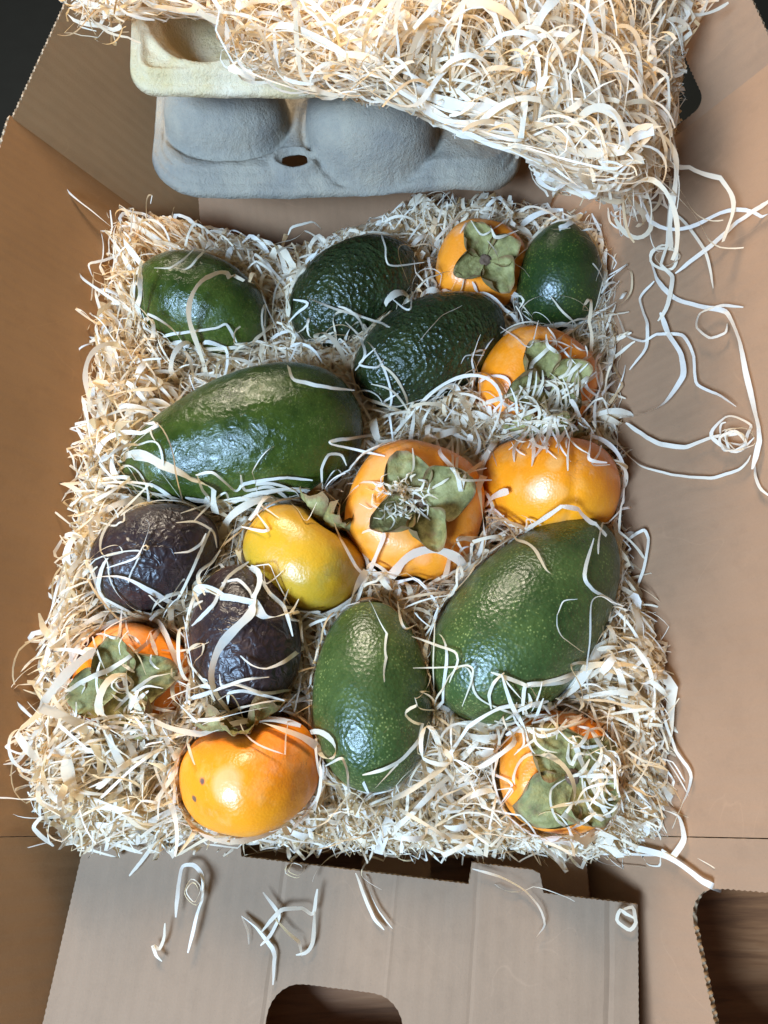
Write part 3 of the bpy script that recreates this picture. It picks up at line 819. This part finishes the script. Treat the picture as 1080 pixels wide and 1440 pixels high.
n = 13500
lay = -RNG.random(n) ** 1.1 * .017 + .004
P0 = sample(BED, n, h_bed, lay)
keep = ~inside_count(P0, 1.03)
ribbons(bed, P0[keep], h_bed, lay[keep], poly=BED, forbid=OFFBED, slack=.02, S=36, step=.0033, width=(.0003, .0011), tightf=.12)
n = 4300     # longer loose strands on top
lay = RNG.uniform(.000, .007, n)
P0 = sample(BED, n, h_bed, lay); keep = ~inside_count(P0, 1.05)
ribbons(bed, P0[keep], h_bed, lay[keep], poly=BED, forbid=OFFBED, slack=.02, S=38, step=.0034, width=(.0006, .0018), curl=1.05, lift=.22, steer=3, tint=(.25, 1))
n = 1500     # fine broken splinters
lay = RNG.uniform(-.004, .004, n)
P0 = sample(BED, n, h_bed, lay); keep = ~inside_count(P0, 1.03)
ribbons(bed, P0[keep], h_bed, lay[keep], poly=BED, S=9, step=.0022, width=(.0003, .0012), curl=.7, lift=.5, tint=(.1, 1))
NEAR = [(60, 1100), (260, 1130), (440, 1130), (700, 1130), (930, 1120), (935, 1165), (890, 1205), (800, 1200), (700, 1192), (560, 1195), (420, 1195), (260, 1180), (90, 1175), (50, 1150)]
n = 1800
lay = RNG.uniform(-.006, .003, n); P0 = sample(NEAR, n, h_bed, lay); keep = ~inside_count(P0, 1.03)
ribbons(bed, P0[keep], h_bed, lay[keep], poly=BED, forbid=OFFBED, slack=.03, S=20, width=(.0003, .001), tint=(.3, 1))
tag(bed.build('wood_wool'), 'bed of pale curly wood wool packed around the fruit in the box', 'wood wool', kind='stuff')

# pile at the far end, on the trays
def h_top(x, y):
    h = .198 + .25 * np.clip(y - .26, 0, .12) + .010 * np_noise2(x, y, 21, 40) + .004 * np_noise2(x, y, 22, 130)
    h = h - .050 * np.clip((x - .095) / .06, 0, 1) * np.clip((.30 - y) / .08, 0, 1)
    return h
TOP = [(75, -60), (95, 20), (150, 45), (180, 15), (205, 8), (300, 20), (318, 90), (420, 112), (470, 86), (540, 120), (600, 148), (680, 182), (760, 215), (830, 240), (900, 245), (940, 190), (962, 110), (962, 40), (955, -60)]
topw = Pile()
CLEAR = [[(190, 30), (300, 26), (318, 104), (420, 135), (560, 150), (640, 190), (745, 222), (745, 268), (190, 268)],
         [(600, 268), (720, 268), (860, 290), (860, 430), (600, 430)], [(260, 262), (600, 262), (600, 330), (260, 330)], [(966, 50), (1100, -20), (1100, 270), (950, 225)],
         [(-150, -150), (70, -150), (80, 55), (185, 75), (195, 260), (-150, 260)]]
n = 9500
lay = -RNG.random(n) ** 1.1 * .034 + .004
P0 = sample(TOP, n, h_top, lay)
thin = (P0[:, 0] < -.04) & (P0[:, 1] < .30) & (RNG.random(n) < .62)
ribbons(topw, P0[~thin], h_top, lay[~thin], poly=TOP, forbid=CLEAR, slack=0, S=26, step=.0036, width=(.0003, .00095), collide=False, clampwall=False, lift=.5, tint=(0, .95), steer=6, curl=.5, tightf=.04)
n = 1300
lay = RNG.uniform(.0, .010, n); P0 = sample(TOP, n, h_top, lay)
thin = (P0[:, 0] < -.04) & (P0[:, 1] < .30) & (RNG.random(n) < .6)
ribbons(topw, P0[~thin], h_top, lay[~thin], poly=TOP, forbid=CLEAR, slack=0, S=32, step=.0036, width=(.0005, .0014), collide=False, clampwall=False, lift=.5, curl=.5, steer=3, tint=(.2, 1), tightf=.03)
HANG = [(700, 195), (780, 205), (860, 215), (930, 190), (950, 215), (905, 262), (870, 285), (800, 268), (735, 232)]
n = 330
lay = -RNG.random(n) * .05; P0 = sample(HANG, n, h_top, lay)
ribbons(topw, P0, h_top, lay, poly=HANG, forbid=CLEAR, slack=0, S=18, step=.0026, collide=False, clampwall=False, lift=.7, steer=3, tint=(.2, 1))
tag(topw.build('wood_wool'), 'heap of wood wool spilling over the egg trays at the far end', 'wood wool', kind='stuff')

# ------------------------------------------------------------------ single strands, laid over what is beneath them
def spline(pts, n, tens=.3):
    P = np.array(pts, float); m = len(P)
    Pp = np.vstack([2 * P[0] - P[1], P, 2 * P[-1] - P[-2]])
    out = []
    for k in range(n):
        t = k / (n - 1) * (m - 1); i = min(int(t), m - 2); f = t - i
        p0, p1, p2, p3 = Pp[i], Pp[i + 1], Pp[i + 2], Pp[i + 3]
        m1 = tens * (p2 - p0); m2 = tens * (p3 - p1); f2 = f * f; f3 = f2 * f
        out.append((2 * f3 - 3 * f2 + 1) * p1 + (f3 - 2 * f2 + f) * m1 + (-2 * f3 + 3 * f2) * p2 + (f3 - f2) * m2)
    return np.array(out)
def strand(pts, width=2.4, off=.002, smooth=5, twist=.7, seed=0, zfix=None, wave=0.0, n=None, phase=0.0, tens=None):
    L = sum(math.dist(pts[i], pts[i + 1]) for i in range(len(pts) - 1))
    n = n or max(10, int(L / 5))
    r = random.Random(seed * 17 + 3)
    px = spline([p[:2] for p in pts], n, tens or (.5 if len(pts) > 20 else .34))
    jr = np.random.default_rng(seed + 5); jit = jr.normal(0, 1, (n, 2)); jit = (jit + np.roll(jit, 1, 0) + np.roll(jit, 2, 0)) * .16; px = px + jit
    lifts = spline([(p[2] if len(p) > 2 else 0.0, 0) for p in pts], n)[:, 0]
    D = []
    for (x, y) in px:
        d = ray(x, y)
        if zfix is not None:
            D.append((zfix - CAM.z) / d.z)
        else:
            hit = BVH.ray_cast(CAM, d.normalized())
            t = (hit[0] - CAM).dot(FWD) if hit[0] is not None else .5
            # the wool bed's own surface
            tb = .40
            for _ in range(5):
                q = CAM + d * tb; tb = .5 * tb + .5 * (h_bed1(q.x, q.y) + .002 - CAM.z) / d.z
            q = CAM + d * tb
            if -.165 < q.y < .245 and tb < t: t = tb
            D.append(t)
    D = np.array(D)
    for _ in range(smooth):
        pad = np.concatenate([[D[0]], D, [D[-1]]]); D = np.minimum(D, (pad[:-2] + pad[1:-1] + pad[2:]) / 3)
    for _ in range(2):
        pad = np.concatenate([[D[0]], D, [D[-1]]]); D = (pad[:-2] + pad[1:-1] + pad[2:]) / 3
    P = []
    for (x, y), t, lf, i in zip(px, D, lifts, range(n)):
        d = ray(x, y); P.append(np.array(CAM + d * (t - off - lf - wave * (.5 + .5 * math.sin(i * .7 + seed)))))
    P = np.array(P)
    T = norm(np.gradient(P, axis=0)); V = norm(np.array(CAM) - P)
    W = norm(np.cross(T, V)); Nn = np.cross(W, T)
    ph = np.zeros(n); cur = r.uniform(-.5, .5) + phase
    f1, f2 = r.uniform(.05, .12), r.uniform(.15, .3)
    for i in range(n): ph[i] = cur + twist * (math.sin(i * f1 + seed) + .6 * math.sin(i * f2 + 2 * seed))
    Wd = W * np.cos(ph)[:, None] + Nn * np.sin(ph)[:, None]
    s = np.minimum(1, np.minimum(.35 + np.arange(n) * .2, .35 + np.arange(n)[::-1] * .2)) * (1 + .12 * np.sin(np.arange(n) * .31 + seed))
    return P, Wd * (s * width * .74 / 2000)[:, None]
def curl_px(cx, cy, r0, r1, a0, turns, n=26, sq=.8):
    jx = random.uniform(0, 6)
    def jr(i): return 1 + .16 * math.sin(i * .9 + jx) + .12 * math.sin(i * .37 + 2 * jx)
    return [(cx + jr(i) * (r0 + (r1 - r0) * i / n) * math.cos(a0 + turns * 2 * math.pi * i / n), cy + sq * jr(i + 3) * (r0 + (r1 - r0) * i / n) * math.sin(a0 + turns * 2 * math.pi * i / n), .0015 * i / n) for i in range(n + 1)]

loose = Pile()
def bed_strand(pts, **kw):
    P, W = strand(pts, **kw); loose.add(P[None], W[None], np.array([random.uniform(.45, .95)]))
cnt = [0]
def shaving(pts, label, group, **kw):
    cnt[0] += 1
    P, W = strand(pts, seed=cnt[0], **kw)
    pl = Pile(); pl.add(P[None], W[None], np.array([random.uniform(.55, .9)]))
    o = pl.build('wood_shaving')
    tag(o, label, 'wood shaving', group); return o

# over the fruit, traced strand by strand
OVER = [
    ([(221, 478), (240, 470), (275, 466), (305, 461), (318, 456), (327, 470), (333, 482)], 2.4),
    ([(430, 417), (455, 428), (490, 440), (535, 454), (548, 460)], 2.6),
    ([(355, 370), (368, 400), (374, 430), (372, 470), (378, 492)], 2.2),
    ([(244, 482), (290, 490), (340, 488), (380, 480)], 2.6),
    ([(528, 490), (505, 512), (530, 516), (540, 505)], 2.2),
    ([(676, 470), (664, 505), (668, 535), (650, 560)], 2.0),
    ([(560, 553), (540, 566), (560, 572), (600, 560)], 2.0),
    ([(885, 438), (830, 450), (790, 475), (760, 500), (747, 514), (744, 540), (740, 560)], 3.0),
    ([(888, 468), (840, 490), (800, 525), (760, 540), (715, 556), (664, 573)], 3.2),
    ([(893, 480), (830, 528), (790, 560), (730, 585), (690, 592), (610, 598)], 3.0),
    ([(760, 535), (800, 540), (850, 552), (880, 560)], 2.6),
    ([(800, 588), (850, 590), (880, 585)], 2.4),
    ([(664, 573), (700, 562), (745, 545), (790, 540)], 2.6),
    ([(700, 610), (690, 640), (655, 668), (648, 690), (642, 665), (620, 640), (614, 615)], 3.0),
    ([(488, 680), (520, 678), (545, 682), (552, 690), (580, 688), (600, 686)], 2.0),
    ([(580, 630), (582, 655), (578, 668)], 1.8), ([(600, 690), (620, 680), (631, 672)], 2.2),
    ([(570, 697), (585, 715), (605, 732)], 2.4),
    ([(480, 712), (495, 690), (505, 682)], 2.4),
    ([(690, 945), (730, 960), (745, 964), (790, 960), (815, 945)], 2.4),
    ([(735, 1005), (738, 965), (765, 960), (800, 950), (830, 935)], 2.4),
    ([(784, 864), (783, 880), (790, 895), (810, 910), (822, 918)], .9), ([(783, 866), (792, 846), (812, 843)], .9),
    ([(510, 1090), (540, 1082), (565, 1068), (590, 1040), (598, 1025)], 2.4),
    ([(528, 1108), (545, 1090), (560, 1075)], 2.2),
    ([(260, 700), (290, 705), (330, 704), (370, 700), (410, 706)], 3.0),
    ([(277, 668), (285, 690), (310, 720), (330, 760), (345, 790)], 2.6),
    ([(275, 668), (300, 665), (330, 690), (345, 680), (400, 672), (440, 676)], 2.4),
    ([(338, 668), (345, 690), (380, 685), (415, 710)], 2.4),
    ([(453, 690), (452, 660), (462, 640), (480, 640), (487, 655)], 2.2),
    ([(205, 730), (210, 740), (200, 770), (190, 785), (150, 798)], 1.8),
    ([(290, 750), (282, 765), (265, 776), (245, 778)], 2.0),
    ([(297, 742), (280, 780), (262, 820), (246, 850)], 2.2),
    ([(247, 735), (275, 733), (300, 748), (305, 770)], 2.2),
    ([(312, 820), (335, 815), (350, 830), (354, 842)], 2.4),
    ([(365, 810), (380, 835), (400, 855), (412, 895)], 2.8),
    ([(338, 922), (355, 936), (375, 940), (400, 930), (425, 912), (450, 905)], 3.4),
    ([(308, 948), (312, 965), (330, 960), (350, 955), (378, 952)], 1.8),
    ([(300, 972), (330, 962), (370, 975), (410, 970)], 2.4), ([(320, 990), (322, 975), (345, 972), (400, 985)], 2.2),
    ([(55, 1002), (110, 962), (160, 938), (210, 902), (240, 870), (285, 845)], 3.2),
    ([(160, 1000), (190, 970), (215, 952), (245, 946)], 3.0),
    ([(130, 895), (140, 925), (150, 950)], 2.8), ([(90, 880), (110, 905), (128, 920)], 2.8),
    ([(145, 1000), (135, 960), (140, 930)], 2.4),
    ([(205, 1025), (260, 1015), (310, 1010), (340, 995), (390, 985), (440, 985)], 2.6),
    ([(350, 790), (320, 812), (300, 850), (270, 880)], 2.4),
    ([(672, 1016), (720, 1025), (775, 1028), (830, 1010), (870, 985), (885, 960)], 4.0),
    ([(722, 990), (735, 1020), (745, 1050), (752, 1060)], 2.6), ([(728, 1055), (745, 1045), (765, 1030)], 2.8),
    ([(805, 1035), (815, 1065), (832, 1105), (850, 1140), (862, 1160)], 3.4),
    ([(832, 1030), (850, 1055), (880, 1085), (915, 1115), (935, 1140)], 3.2),
    ([(800, 1045), (798, 1065), (805, 1075), (812, 1060), (832, 1062)], 2.4),
    ([(840, 1120), (850, 1075), (870, 1058), (890, 1062), (895, 1085), (880, 1115), (855, 1125)], 2.8),
    ([(830, 1100), (850, 1085), (880, 1065), (905, 1050)], 3.0),
    ([(818, 1090), (822, 1120), (835, 1145), (870, 1165)], 2.6), ([(845, 1060), (838, 1090), (842, 1120)], 2.8), ([(860, 1050), (885, 1040), (900, 1010)], 2.6),
    ([(795, 1095), (776, 1108), (774, 1130), (785, 1155), (820, 1175)], 1.6),
    ([(722, 1190), (790, 1195), (860, 1200), (935, 1203)], 3.0),
    ([(515, 815), (500, 795), (480, 760), (470, 735)], 2.6),
    ([(590, 480), (620, 445), (650, 430)], 1.2), ([(648, 512), (655, 500), (680, 500)], .9),
    ([(685, 338), (698, 355), (702, 372)], 1.6), ([(646, 328), (655, 315), (668, 300)], 2.4), ([(664, 396), (668, 405), (672, 412)], 2.6),
    ([(832, 300), (845, 330), (846, 370), (838, 395)], 3.0), ([(788, 298), (815, 312), (832, 325)], 3.0), ([(742, 300), (760, 296), (775, 300)], 5),
    ([(405, 330), (410, 320), (425, 315), (440, 312), (452, 322)], 2.6),
]
for i, (pts, wd) in enumerate(OVER): bed_strand(pts, width=wd, seed=i, off=.0022, wave=.0012)
# bits caught in the calyx of the central persimmon and other tufts
for k in range(90):
    a = random.uniform(0, 6.28); r = random.random() ** .7
    x, y = 567 + 42 * r * math.cos(a), 700 + 32 * r * math.sin(a)
    a2 = random.uniform(0, 6.28); L = random.uniform(8, 26)
    bed_strand([(x, y, random.uniform(0, .004)), (x + L * .5 * math.cos(a2), y + L * .5 * math.sin(a2), random.uniform(.001, .006)), (x + L * math.cos(a2 + .6), y + L * math.sin(a2 + .6), random.uniform(0, .005))], width=random.uniform(.8, 2.2), seed=k, twist=1.0, off=.001)
for (cx, cy, sx_, sy_, num) in ((768, 585, 60, 22, 60), (215, 925, 45, 25, 10), (165, 1020, 70, 26, 55), (866, 1075, 36, 55, 55), (740, 600, 60, 14, 40), (810, 500, 30, 30, 20), (785, 1010, 50, 14, 40)):
    for k in range(num):
        x, y = random.gauss(cx, sx_ * .6), random.gauss(cy, sy_ * .6); a2 = random.uniform(0, 6.28); L = random.uniform(20, 75); b = random.uniform(-1.2, 1.2)
        p = [(x, y, random.uniform(0, .004))]
        for q in range(3):
            p.append((p[-1][0] + L / 3 * math.cos(a2), p[-1][1] + L / 3 * math.sin(a2), random.uniform(0, .006))); a2 += b * random.uniform(.2, 1)
        bed_strand(p, width=random.uniform(1.2, 3.0), seed=k, twist=.8, off=.001)
for (cx, cy, rx_, ry_, num) in ((285, 430, 84, 70, 2), (498, 412, 86, 76, 3), (604, 492, 100, 78, 3), (784, 390, 58, 72, 2), (340, 612, 162, 100, 4), (218, 788, 80, 74, 3), (348, 898, 74, 96, 4),
                               (525, 980, 80, 130, 2), (736, 873, 125, 135, 3), (676, 374, 60, 52, 3), (754, 542, 80, 72, 4), (583, 717, 95, 96, 3), (772, 683, 92, 68, 2), (428, 783, 78, 66, 2), (187, 958, 76, 80, 3), (780, 1084, 78, 74, 2)):
    for k in range(num):
        a = random.uniform(0, 6.28); b = a + random.uniform(.25, .9) * random.choice((-1, 1)); ri = random.uniform(.55, .95); re = random.uniform(1.0, 1.3)
        p = [(cx + rx_ * q * math.cos(t), cy + ry_ * q * math.sin(t), random.uniform(0, .002)) for q, t in ((random.uniform(1.1, 1.35), a), (1.0, a + (b - a) * .25), (.5 + ri * .5, a + (b - a) * .5), (.55 + ri * .45, a + (b - a) * .75), (re, b))]
        bed_strand(p, width=random.uniform(1.0, 2.8), seed=int(cx) + k, twist=.7, off=.0028, smooth=8, tens=.5)
for (cx, cy, r) in ((172, 962, 16), (146, 1028, 11), (690, 1138, 12), (205, 770, 6)):
    bed_strand(curl_px(cx, cy, r, r * .6, random.uniform(0, 6), 2.2), width=4.0, twist=.25, phase=1.25, off=.004, seed=int(cx))
tag(loose.build('wood_wool'), 'loose shavings draped over the fruit', 'wood wool', kind='stuff')

G1 = 'loose shavings on the right side panel'
shaving([(1085, 280), (1040, 310), (1000, 345), (950, 384)], 'straight flat shaving sticking up towards the right edge of the photo', G1, width=3.4, off=.006, twist=.15)
shaving([(855, 292), (858, 312), (872, 322), (865, 300), (880, 290), (925, 285), (960, 310), (990, 350), (1000, 385), (1003, 405)], 'thin hooked strand arching from the far heap down the right wall', G1, width=2.0, off=.004)
shaving([(925, 235), (942, 252), (942, 300), (938, 345), (930, 372), (945, 390), (938, 430), (925, 452)], 'kinked strand hanging down the right wall from the far heap', G1, width=3.0, off=.006)
shaving(curl_px(936, 362, 24, 14, 2.4, 2.3), 'round coil of shaving high on the right wall', G1, width=2.2, off=.004, twist=.4, phase=.9)
shaving([(915, 365), (925, 395), (950, 420), (990, 432), (1022, 440), (1040, 480), (1050, 530), (1062, 580), (1068, 620), (1058, 660)], 'longest strand running down the right wall into the knot', G1, width=3.4, off=.004)
shaving([(1045, 432), (1015, 430), (985, 440), (980, 460), (998, 475), (1020, 468), (1022, 455)], 'short looped shaving beside the longest strand', G1, width=2.4, off=.005)
shaving([(868, 442), (880, 470), (905, 480), (925, 470), (960, 472), (975, 500), (980, 540), (1010, 555), (1035, 572)], 'wavy strand crossing the right wall from the pear-shaped avocado to the knot', G1, width=2.2, off=.004)
shaving([(928, 440), (940, 470), (958, 500), (960, 530), (935, 565), (905, 582), (880, 586), (850, 575)], 'wide bowed ribbon curving off the right wall to the persimmon', G1, width=4.0, off=.005)
shaving([(880, 595), (905, 612), (930, 625), (965, 628), (1000, 615), (1040, 610)], 'low bright ribbon ending in the knot on the right wall', G1, width=3.4, off=.004)
shaving([(855, 595), (870, 625), (900, 655), (950, 668), (1000, 672), (1040, 660), (1056, 640)], 'lowest thin strand sweeping under the knot', G1, width=2.0, off=.003)
for i, (x, y, r, a) in enumerate(((1034, 606, 30, 0.4), (1042, 618, 24, 2.2), (1028, 622, 22, 4.0))):
    shaving(curl_px(x, y, r, r * .7, a, 1.6), ['largest coil of the knot of shavings on the right wall', 'inner coil of the knot of shavings on the right wall', 'left coil of the knot of shavings on the right wall'][i], G1, width=2.4, off=.003 + .002 * i, twist=.6, phase=.9)
shaving([(1062, 650), (1062, 670), (1070, 688), (1085, 700)], 'short tail hanging below the knot on the right wall', G1, width=2.2, off=.002)
shaving([(920, 395), (900, 420), (910, 455), (908, 490), (885, 520)], 'loose bend of shaving beside the pear-shaped avocado', G1, width=2.4, off=.004)
shaving([(872, 780), (885, 758), (905, 745), (912, 760), (905, 800), (895, 830)], 'angular strand on the right wall beside the broad green avocado', G1, width=2.4, off=.003)
shaving([(925, 985), (950, 1055), (972, 1090), (960, 1130), (945, 1165)], 'bent strand on the right wall beside the near right persimmon', G1, width=2.2, off=.003)
shaving([(935, 1140), (955, 1150), (962, 1180), (945, 1205), (930, 1195)], 'orange tinted curl at the near right corner', G1, width=4.0, off=.003)
shaving([(880, 1190), (940, 1205), (990, 1240), (1040, 1262), (1085, 1265)], 'long strand running off past the near right hand hole', G1, width=3.6, off=.004, twist=.2)

G2 = 'loose shavings on the unfolded end panel'
shaving([(247, 1290), (250, 1250), (256, 1220), (270, 1216), (284, 1230), (284, 1265), (276, 1290), (264, 1340)], 'hairpin shaving with two long ends on the unfolded panel', G2, width=2.4, off=.004, twist=.3)
shaving(curl_px(272, 1252, 13, 6, 0, 2.0, sq=1.5), 'tight coil inside the hairpin shaving', G2, width=3.0, off=.006, twist=.25, phase=1.2)
shaving([(232, 1298), (230, 1320), (224, 1335), (215, 1330), (220, 1345), (228, 1352)], 'small hooked shaving left on the unfolded panel', G2, width=2.4, off=.003)
shaving([(370, 1255), (385, 1275), (392, 1290), (380, 1315), (366, 1330)], 'bowed splinter of the tangle on the unfolded panel', G2, width=2.4, off=.003)
shaving([(340, 1288), (360, 1305), (380, 1330), (386, 1345), (384, 1385)], 'long splinter pointing at the hand hole', G2, width=2.6, off=.002)
shaving([(366, 1312), (395, 1280), (425, 1278), (440, 1285), (446, 1250)], 'raised right splinter of the tangle on the unfolded panel', G2, width=2.4, off=.004)
shaving([(385, 1290), (405, 1312), (420, 1325), (425, 1345)], 'middle splinter of the tangle on the unfolded panel', G2, width=2.6, off=.003)
shaving([(442, 1282), (440, 1325), (430, 1340), (416, 1343)], 'short bent splinter at the right of the tangle', G2, width=2.8, off=.003)
shaving([(340, 1290), (348, 1308), (350, 1328)], 'shortest splinter at the left of the tangle', G2, width=1.8, off=.002)
shaving([(500, 1228), (512, 1260), (525, 1290), (540, 1308)], 'gently curved shaving at the middle of the unfolded panel', G2, width=2.2, off=.002)
shaving([(512, 1215), (520, 1255), (535, 1285), (552, 1305)], 'hair-thin shaving beside the gently curved one', G2, width=1.0, off=.002)
shaving([(664, 1222), (700, 1232), (735, 1250), (758, 1275), (766, 1300), (754, 1318)], 'thin arched strand hanging over the tab of the unfolded panel', G2, width=1.6, off=.003)
shaving([(872, 1280), (890, 1276), (894, 1298), (885, 1308), (868, 1295), (872, 1280), (880, 1285), (893, 1292)], 'small closed loop at the right corner of the unfolded panel', G2, width=2.4, off=.003)
shaving(curl_px(415, 1222, 16, 9, 1, 1.8), 'round coil just inside the edge of the unfolded panel', G2, width=3.0, off=.004, twist=.3, phase=1.1)
shaving([(200, 1200), (170, 1190), (130, 1180), (110, 1190), (128, 1150)], 'looped shaving over the left corner of the unfolded panel', G2, width=2.8, off=.003)
shaving([(182, 1232), (200, 1210), (222, 1180)], 'straight splinter on the left tab of the unfolded panel', G2, width=2.8, off=.002)
G3 = 'loose shavings on the left side panel'
shaving([(-5, 1121), (40, 1124), (90, 1118), (150, 1095)], 'straight strand reaching out to the left edge of the photo', G3, width=3.0, off=.004)
shaving([(5, 1075), (25, 1070), (45, 1040), (30, 1060), (8, 1050), (30, 1038), (60, 1040)], 'knotted shaving sticking out by the left edge', G3, width=2.4, off=.004)
shaving([(75, 1190), (48, 1165), (60, 1150), (85, 1165), (100, 1185), (88, 1120), (70, 1090)], 'long loop of shaving at the near left corner', G3, width=3.0, off=.004)
shaving([(55, 862), (62, 885), (75, 900), (90, 915)], 'broad short shaving on the left wall beside the near left persimmon', G3, width=5.0, off=.004)
shaving([(95, 630), (103, 645), (105, 660)], 'tiny shaving on the left wall beside the largest avocado', G3, width=1.6, off=.002)
shaving([(200, 345), (150, 365), (125, 372), (135, 395), (165, 405), (192, 400), (196, 380)], 'open loop of shaving beside the small glossy avocado', G3, width=2.6, off=.004)
shaving([(155, 295), (158, 320), (152, 340), (155, 360)], 'upright shaving at the far left corner of the bed', G3, width=3.0, off=.004)
